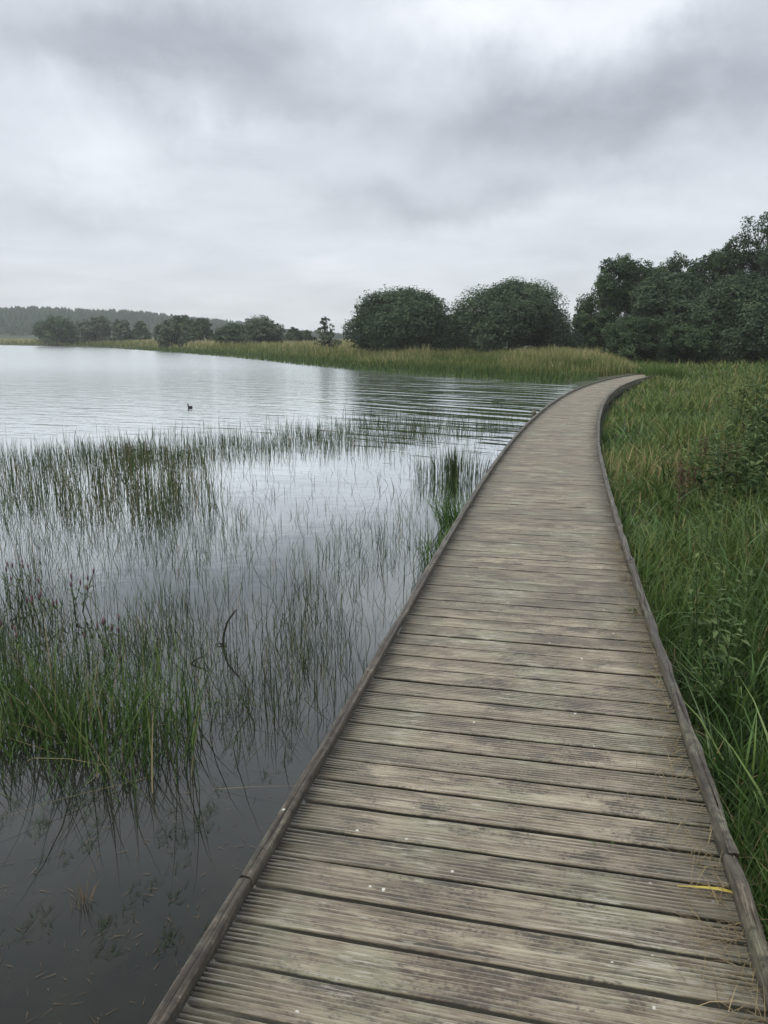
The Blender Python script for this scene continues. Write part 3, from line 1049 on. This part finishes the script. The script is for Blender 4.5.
# loose willow shoots at the right edge, the tallest ones against the dark wood
r5 = np.random.default_rng(8)
for i in range(14):
    px, Yd = r5.uniform(728, 850), r5.uniform(7.0, 13)
    if i < 3:
        px, Yd = (737, 757, 768)[i], (12.6, 11.2, 10.4)[i]
    p = at(px, 420, Yd)
    herb('willow_shoot', 'leafy grey green willow shoots standing tall at the right edge of the meadow', 'shrub', p[0], p[1], (1.3, 1.34, 1.22)[i] if i < 3 else r5.uniform(.65, 1.1), 7 if i < 3 else 7, .26 if i < 3 else .42, .17, M['shrub'], 'willow shoots at the right edge of the meadow', seed=300 + i, pairs=13)
wx = [(742, 520), (700, 545), (765, 560), (722, 585), (690, 610), (712, 500), (662, 470), (680, 430), (725, 445), (760, 500), (700, 660)]
for i, (px, py) in enumerate(wx):
    q = P(px, py, .45)
    herb('leafy_weed', 'leafy green weed standing among the grass right of the boardwalk', 'weed', q[0] + .1, q[1], .5 + .12 * (i % 3), 5, .16, .085, M['shrub'], 'leafy weeds in the meadow grass', seed=30 + i)
for i, (px, py) in enumerate([(690, 478), (702, 462), (716, 470), (735, 462), (680, 490), (748, 440)]):
    q = P(px, py, .5)
    herb('dock_plant', 'brown seeding dock stalk in the dry patch of the meadow', 'weed', q[0], q[1], .62, 3, .10, .09, M['shrub'], 'brown dock stalks in the meadow', seed=70 + i, seedhead=True, pairs=4)

# dry litter along the inner side of the right rail
n = 1100
ss = rng.uniform(.2, 5.2, n)
x_, y_, th_, hw_ = course(ss)
o_ = hw_ - np.abs(rng.normal(0, .075, n)) - .015
bx, by = x_ + np.cos(th_) * o_, y_ - np.sin(th_) * o_
V, Q, bi = blades(np.stack([bx, by, np.full(n, DECK + .004)], 1), rng.uniform(.02, .12, n), rng.uniform(.001, .003, n), rng.uniform(0, 6.28, n), 1.55, rng.uniform(.38, .50, n), 3)
V[:, 2] = np.maximum(V[:, 2], DECK + .003)
o = np_mesh('dry_grass_litter', V, Q, M['dry'], tint=rng.uniform(0, 1, n)[bi])
tag(o, 'dry grass litter lying on the planks along the right rail', 'litter', kind='stuff')
# yellow fallen blade
p = P(722, 889, DECK + .02)
V, Q, bi = blades(np.array([[0, 0, 0.01]]), .105, .016, np.array([PI * .93]), 1.5, .42, 6, twist=0)
V[:, 2] = .004 + .012 * np.abs(np.sin(np.linspace(0, 3, len(V))))
o = np_mesh('fallen_leaf', V, Q, M['yellow'], tint=np.full(len(V), .5))
o.location = (p[0] + .04, p[1] - .01, DECK + .004)
tag(o, 'yellow fallen leaf blade lying on the planks by the near right rail', 'leaf')
# weeds growing through the deck
for i, (px, py, sz, lb) in enumerate([(640, 612, .09, 'small pale green weed sprouting through the planks beside the right rail'),
                                      (604, 846, .035, 'tiny green sprig between the planks in the near right part'),
                                      (548, 582, .05, 'tiny green sprig growing mid deck between the planks'),
                                      (583, 575, .05, 'tiny green sprig right of the mid deck one')]):
    q = P(px, py, DECK)
    tuft('weed_sprig', lb, 'weed', q[0], q[1], DECK, .03 if sz > .06 else .014, 26 if sz > .06 else 9, (sz * .5, sz), (.008, .014) if sz > .06 else (.004, .007), M['sedge'], (.4, 1.2), (.1, .4), (.2, .8), 'weeds sprouting through the boardwalk')

# ------------------------------------------------------------------ water plants
RC = 'rush and grass clumps standing in the water'


def rush_region(n, pxr, pyr, fn=None):
    px = rng.uniform(*pxr, n)
    py = rng.uniform(*pyr, n)
    if fn is not None:
        k = rng.uniform(0, 1, n) < fn(px, py)
        px, py = px[k], py[k]
    d = np.stack([(px - 384) / F, CP - SP * (py - 512) / F, -SP - CP * (py - 512) / F], 1)
    t = -EYE / d[:, 2]
    x, y = d[:, 0] * t, d[:, 1] * t
    k = x < left_x(y) - .12
    return x[k], y[k]


def rush_obj(name, label, cat, x, y, ln, wd, tint=(.1, .8), lean=(.02, .35), group=None, kind=None, mat='rush', kink=.12):
    n = len(x)
    c = np.array([x.mean(), y.mean(), 0])
    base = np.stack([x, y, np.full(n, -.05)], 1) - c
    L_ = rng.uniform(*ln, n) if isinstance(ln, tuple) else ln
    V, Q, bi = blades(base, L_ + .05, wd * np.maximum(1, (y / 7) ** .6) * rng.uniform(.7, 1.3, n), rng.uniform(0, 6.28, n), rng.uniform(*lean, n) * (1 + (rng.uniform(0, 1, n) < kink) * 2.0), rng.uniform(0, .12, n), 3)
    T = rng.uniform(*tint, n)
    T = np.where(rng.uniform(0, 1, n) < .05, 1.0, T)
    o = np_mesh(name, V, Q, M[mat], tint=T[bi])
    o.location = c
    return tag(o, label, cat, group, kind)


# dense dark bed in mid water on the left
def f_bed(px, py):
    r_edge = np.clip((222 + 12 * np.sin(py * .23) - px) / 40, 0, 1)
    dens = np.clip(.38 + .62 * np.clip((px - 50) / 70, 0, 1) + .35 * vnoise(px * .05, py * .12, 1, 12), 0, 1)
    return r_edge * dens * np.clip((524 + 8 * np.sin(px * .09) - py) / 22, 0, 1) * np.clip((py - 452) / 24, .05, 1)


x, y = rush_region(5200, (-160, 222), (455, 526), f_bed)
rush_obj('rush_bed', 'broad dark rush bed standing in mid water at the left edge of the photo', 'rushes', x, y, rng.uniform(.22, .66, len(x)) * (.85 + .28 * vnoise(x, y, 1.6, 51)), .0065, (.25, .98), group=RC)


# thinner belt reaching from it towards the boardwalk
def f_belt(px, py):
    c = 455 - (px - 110) * .075
    return np.exp(-((py - c) / 11.0) ** 2) * np.clip(.65 + .4 * vnoise(px * .03, py * .2, 1, 14), 0, 1) * np.where(px < 120, .6, 1) * np.clip((540 - px) / 130, 0, 1)


x, y = rush_region(52000, (-120, 530), (405, 486), f_belt)
o = rush_obj('rush_belt', 'thin belt of low rushes crossing the water from left to boardwalk', 'rushes', x, y, (.08, .36), .0050, (.1, .85))
o['kind'] = 'stuff'
# small upright clump near the boardwalk
q = P(453, 479)
tuft('rush_clump', 'small upright rush clump in the water close to the boardwalk bend', 'rushes', q[0], q[1], 0, .55, 380, (.3, .62), (.006, .010), M['rush'], (.02, .25), (0, .08), (.2, .9), RC, .9, density='core')
# fresh green tuft against the left rail
for i, (px, py, n, ln, rd, lb) in enumerate([(462, 530, 300, (.32, .75), .24, 'fresh green grass tuft leaning over the left rail'),
                                             (438, 562, 110, (.25, .60), .16, 'smaller green grass tuft below the left rail')]):
    q = P(px, py, 0)
    q[0] = min(q[0], left_x(q[1]) - .16)
    tuft('grass_tuft', lb, 'grass', q[0], q[1], 0, rd, n, ln, (.006, .011), M['sedge'], (.1, .9), (.0, .35), (.1, .75), 'grass tufts along the left rail')
# near left grassy tussock
def f_tus(px, py):
    return np.exp(-((px - 60) / 100.) ** 2) * np.clip((px + 260) / 100, 0, 1) * np.exp(-((py - 728 + 10 * np.sin(px * .05)) / 34.) ** 2)


x, y = rush_region(6500, (-240, 215), (650, 800), f_tus)
L_ = rng.uniform(.10, .50, len(x)) * np.clip(1.1 - .1 * vnoise(x, y, 4, 3), .7, 1.2)
rush_obj('grass_tussock', 'lush green grassy tussock rising from the water at the near left', 'grass', x, y, L_, .0065, (.0, .9), (.1, .8), RC, mat='tussock')
x, y = rush_region(900, (80, 240), (690, 810), lambda a, c: np.exp(-((a - 155) / 34.) ** 2 - ((c - 745) / 30.) ** 2))
rush_obj('grass_clump', 'loose green and brown grass clump right of the near left tussock', 'grass', x, y, (.12, .45), .0055, (.2, 1.0), (.05, .8), RC, mat='tussock')


# scattered single stems between
def f_sp(px, py):
    a = np.clip(.45 + .60 * vnoise(px * .02, py * .03, 1.2, 17), .22, 1)
    a = a * np.where(py < 520, .75, 1) * np.where(px > 300, np.where(py > 620, .5, .9), 1)
    return a * np.clip((760 - py) / 90, 0.03, 1)


x, y = rush_region(46000, (-200, 520), (455, 800), f_sp)
o = rush_obj('scattered_rushes', 'thin scattered rush stems standing in the calm shallow water', 'rushes', x, y, rng.uniform(.04, .36, len(x)) * rng.uniform(.35, 1, len(x)), .0042, (.05, .85), (.03, .6), None, 'stuff', kink=.25)
# leafy amphibious herbs with pink spikes
for i, (px, py) in enumerate([(78, 590), (52, 604), (24, 575), (8, 640), (110, 640)]):
    q = P(px, py + 20)
    r = np.random.default_rng(500 + i)
    root = tag(empty('water_pepper', tuple(q)), 'small water plant with a dull pink flower spike in the left shallows', 'water plant', 'pink flowered plants in the shallows')
    st_, fl_ = MB(), MB()
    for k in range(7):
        bx, by = r.normal(0, .06, 2)
        h = r.uniform(.14, .26)
        lx, ly = r.normal(0, .05, 2)
        path = [(bx, by, -.05), (bx + lx * .5, by + ly * .5, h * .5), (bx + lx, by + ly, h)]
        st_.add(*tube(path, [.003, .003, .002], 6), .6)
        for j in range(5):
            f = r.uniform(.2, .8)
            pt = np.array([bx + lx * f, by + ly * f, h * f])
            a = r.uniform(0, 6.28)
            d = np.array([math.cos(a), math.sin(a), .4])
            s_ = np.array([-math.sin(a), math.cos(a), 0])
            st_.add([pt, pt + d * .03 + s_ * .008, pt + d * .06, pt + d * .03 - s_ * .008], [(0, 1, 2, 3)], r.uniform(.4, .9))
        fl_ = MB()
        fl_.add(*tube([(bx + lx, by + ly, h - .01), (bx + lx, by + ly, h + .015), (bx + lx * 1.05, by + ly, h + .04)], [.003, .008, .002], 6), r.uniform(0, 1))
        fl_.build('flower', M['pink'], root)
    st_.build('stem', M['rush'], root)


# dead branch poking out of the water, and a fallen twig
def branch(name, label, pts, r0, r1, twigs=(), cat='branch'):
    pts = np.array(pts)
    c = np.array([pts[0][0], pts[0][1], 0])
    b_ = MB()
    b_.add(*tube(pts - c, np.linspace(r0, r1, len(pts)), 8))
    for tp in twigs:
        tp = np.array(tp)
        b_.add(*tube(tp - c, np.linspace(r1 * 1.3, r1 * .5, len(tp)), 6))
    o = b_.build(name, M['wet_wood'], None, True)
    o.location = c
    return tag(o, label, cat)


q = P(223, 645)
branch('dead_branch', 'curved dark dead branch poking up out of the water at left', [q + np.array(v) for v in ((-.01, 0, -.1), (0, 0, 0), (.010, 0, .08), (.030, .01, .15), (.078, .02, .22), (.098, .02, .235))], .009, .005,
       [[q + np.array(v) for v in ((.0, 0, .005), (.02, -.01, .012), (.028, -.02, -.01))], [q + np.array(v) for v in ((.0, 0, .005), (-.03, .0, .015), (-.05, 0, 0))]])
q = P(186, 664)
branch('floating_twig', 'thin dark twig slanting out of the water left of the dead branch', [q + np.array(v) for v in ((0, 0, -.03), (.05, .01, .02), (.10, .02, .04), (.125, .02, .06))], .006, .003, cat='twig')
# drowned bits and floating flecks in the dark near water
n = 330
px = rng.uniform(-60, 290, n)
py = rng.uniform(740, 1040, n)
x, y = [], []
pp = np.array([P(a, c) for a, c in zip(px, py)])
k = pp[:, 0] < left_x(pp[:, 1]) - .14
pp = pp[k]
V, Q, bi = blades(pp + np.array([0, 0, .003]), rng.uniform(.005, .035, len(pp)) , rng.uniform(.0012, .003, len(pp)), rng.uniform(0, 6.28, len(pp)), 1.6, .45, 3)
V[:, 2] = .004
o = np_mesh('floating_debris', V, Q, M['seed'], tint=rng.uniform(0, 1, len(pp))[bi])
tag(o, 'floating bits of dead stem on the dark water beside the near left rail', 'debris', kind='stuff')
cp = np.stack([rng.uniform(-40, 300, 90), rng.uniform(700, 960, 90)], 1)
pw_ = np.array([P(a, c) for a, c in cp])
pw_ = np.repeat(pw_, 14, axis=0) + np.c_[rng.normal(0, .022, (90 * 14, 2)) * np.array([.7, 1.6]), np.full(90 * 14, .004)]
pw_ = pw_[pw_[:, 0] < left_x(pw_[:, 1]) - .13]
V, Q, bi = blades(pw_, rng.uniform(.010, .045, len(pw_)), rng.uniform(.0015, .004, len(pw_)), rng.normal(PI / 2, .6, len(pw_)), 1.5, .42, 3)
V[:, 2] = np.clip(V[:, 2], .002, .006)
o = np_mesh('pondweed', V, Q, M['rush'], tint=rng.uniform(0, .3, len(pw_))[bi])
tag(o, 'dark tangled pondweed floating on the water beside the near left rail', 'pondweed', kind='stuff')
q = P(82, 905)
tuft('dead_grass_clump', 'drowned brown grass clump in the dark water at the lower left', 'grass', q[0], q[1], 0, .035, 26, (.06, .16), (.002, .004), M['dry'], (.05, .5), (.0, .2), (0, .35))

# ------------------------------------------------------------------ bird on the lake
q = P(190, 408)
root = tag(empty('water_bird', (q[0], q[1], 0), R(150)), 'small dark water bird swimming alone on the open lake', 'bird')
root.scale = (.72, .72, .72)
# one continuous body: tail, trunk, neck, head
sp_ = [(-.135, 0, .045, .008), (-.11, 0, .042, .024), (-.06, 0, .030, .048), (0, 0, .026, .060), (.05, 0, .034, .052), (.078, 0, .066, .034),
       (.088, 0, .10, .024), (.094, 0, .128, .022), (.102, 0, .146, .027), (.118, 0, .150, .024), (.136, 0, .146, .010)]
pth = np.array([(a, c, d) for a, c, d, _ in sp_])
V_, Q_ = tube(pth, [e for *_, e in sp_], 12)
np_mesh('body', V_, Q_, M['plumage'], root, np.full(len(V_), .5), None, True)
V_, Q_ = tube([(.130, 0, .147), (.150, 0, .143), (.168, 0, .138)], [.008, .006, .001], 6)
np_mesh('bill', V_, Q_, M['bill'], root, np.full(len(V_), .5), None, True)
for sg in (-1, 1):
    pw = [(.055, sg * .042, .062), (.0, sg * .054, .066), (-.06, sg * .042, .062), (-.115, sg * .012, .058)]
    V_, Q_ = tube(pw, [.010, .020, .018, .004], 8)
    np_mesh('wing', V_, Q_, M['plumage'], root, np.full(len(V_), .5), None, True)

# ------------------------------------------------------------------ air
bx = (-980, -980, -2.0, 980, 980, 45.0)
V = [(bx[i], bx[j], bx[k]) for k in (2, 5) for i, j in ((0, 1), (3, 1), (3, 4), (0, 4))]
m = bpy.data.materials.new('haze_air')
m.use_nodes = True
nt = m.node_tree
nt.nodes.remove(nt.nodes['Principled BSDF'])
pv = N(nt, 'ShaderNodeVolumePrincipled')
pv.inputs['Color'].default_value = (.90, .94, .97, 1)
pv.inputs['Density'].default_value = .0005
nt.links.new(pv.outputs[0], nt.nodes['Material Output'].inputs['Volume'])
hz_ = np_mesh('haze', V, [(0, 3, 2, 1), (4, 5, 6, 7), (0, 1, 5, 4), (1, 2, 6, 5), (2, 3, 7, 6), (3, 0, 4, 7)], m)
tag(hz_, kind='stuff')

# ------------------------------------------------------------------ sky and sun
SUN_EL, SUN_AZ = R(56), R(-125)
world = bpy.data.worlds.new("World")
scene.world = world
world.use_nodes = True
nt = world.node_tree
bg = nt.nodes['Background']
sky = N(nt, 'ShaderNodeTexSky', sky_type='NISHITA')
sky.sun_disc = False
sky.sun_elevation = SUN_EL
sky.sun_rotation = SUN_AZ
tc = N(nt, 'ShaderNodeTexCoord')
sep = N(nt, 'ShaderNodeSeparateXYZ')
nt.links.new(tc.outputs['Generated'], sep.inputs[0])
dx, dy, dz = sep.outputs
zc = mth(nt, 'ADD', mth(nt, 'MAXIMUM', dz, 0.0), .16)
cx_ = N(nt, 'ShaderNodeCombineXYZ')
nt.links.new(mth(nt, 'DIVIDE', dx, zc), cx_.inputs[0])
nt.links.new(mth(nt, 'DIVIDE', dy, zc), cx_.inputs[1])
cl = N(nt, 'ShaderNodeTexNoise', Scale=1.7, Detail=7.0, Roughness=.56, Distortion=.35)
nt.links.new(cx_.outputs[0], cl.inputs['Vector'])
cl2 = N(nt, 'ShaderNodeTexNoise', Scale=.45, Detail=2.0)
nt.links.new(cx_.outputs[0], cl2.inputs['Vector'])
# direction coordinates ahead, roughened so the cloud edges are ragged
yy_ = mth(nt, 'MAXIMUM', dy, .08)
wob = N(nt, 'ShaderNodeTexNoise', Scale=6.5, Detail=8.0, Roughness=.6)
nt.links.new(tc.outputs['Generated'], wob.inputs['Vector'])
wsep = N(nt, 'ShaderNodeSeparateColor')
nt.links.new(wob.outputs['Color'], wsep.inputs[0])
uu = mth(nt, 'ADD', mth(nt, 'DIVIDE', dx, yy_), mth(nt, 'MULTIPLY', mth(nt, 'SUBTRACT', wsep.outputs[0], .5), .34))
vv = mth(nt, 'ADD', mth(nt, 'DIVIDE', dz, yy_), mth(nt, 'MULTIPLY', mth(nt, 'SUBTRACT', wsep.outputs[1], .5), .16))
val = mth(nt, 'ADD', .522, mth(nt, 'MULTIPLY', mth(nt, 'SUBTRACT', cl.outputs[0], .5), .29))
val = mth(nt, 'ADD', val, mth(nt, 'MULTIPLY', mth(nt, 'SUBTRACT', cl2.outputs[0], .5), .16))
# zenith is brighter than the horizon under cloud
val = mth(nt, 'ADD', val, mth(nt, 'MULTIPLY', mth(nt, 'MAXIMUM', mth(nt, 'SUBTRACT', dz, .38), 0.0), .55))
CLOUDS = [  # photo px, py, half sizes px, amount
    (535, 20, 105, 34, .19), (430, 40, 90, 40, .10), (110, 150, 95, 42, .15), (640, 8, 45, 20, .10), (300, 290, 500, 60, .04),
    (690, 105, 150, 44, -.19), (520, 130, 120, 30, -.12), (470, 200, 90, 20, -.13), (160, 52, 190, 30, -.18), (260, 105, 90, 22, -.12), (740, 40, 50, 45, -.10), (60, 200, 90, 18, -.06), (640, 210, 130, 18, .06)]
for (px, py, sx, sy, amt) in CLOUDS:
    d = ray(px, py)
    u0, v0 = d[0] / d[1], d[2] / d[1]
    a = mth(nt, 'POWER', mth(nt, 'ABSOLUTE', mth(nt, 'DIVIDE', mth(nt, 'SUBTRACT', uu, float(u0)), sx / F)), 2.0)
    c = mth(nt, 'POWER', mth(nt, 'ABSOLUTE', mth(nt, 'DIVIDE', mth(nt, 'SUBTRACT', vv, float(v0)), sy / F)), 2.0)
    e = mth(nt, 'POWER', 2.718, mth(nt, 'MULTIPLY', mth(nt, 'ADD', a, c), -1.0))
    val = mth(nt, 'ADD', val, mth(nt, 'MULTIPLY', e, amt))
cloudcol = ramp(nt, val, [(0, (0, 0, 0)), (.35, (.335, .355, .392)), (.6, (.580, .604, .645)), (1, (.975, .988, 1.0))])
sc_ = N(nt, 'ShaderNodeVectorMath', operation='SCALE')
nt.links.new(cloudcol, sc_.inputs[0])
sc_.inputs['Scale'].default_value = 10.0
nt.links.new(mixc(nt, .90, sky.outputs[0], sc_.outputs[0]), bg.inputs['Color'])
bg.inputs['Strength'].default_value = .10

sun = bpy.data.lights.new('sun', 'SUN')
sun.energy = 1.35
sun.angle = R(40)
sun.color = (1, .95, .86)
so = bpy.data.objects.new('sun', sun)
COL.objects.link(so)
from mathutils import Vector
sd = Vector((math.sin(SUN_AZ) * math.cos(SUN_EL), math.cos(SUN_AZ) * math.cos(SUN_EL), math.sin(SUN_EL)))
so.rotation_euler = sd.to_track_quat('Z', 'Y').to_euler()
so.location = sd * 60

scene.view_settings.view_transform = 'Standard'
scene.view_settings.look = 'None'
scene.view_settings.exposure = .55
scene.view_settings.gamma = 1
scene.cycles.use_denoising = True
scene.cycles.max_bounces = 6
scene.cycles.volume_bounces = 1
scene.cycles.diffuse_bounces = 3
scene.cycles.transmission_bounces = 3
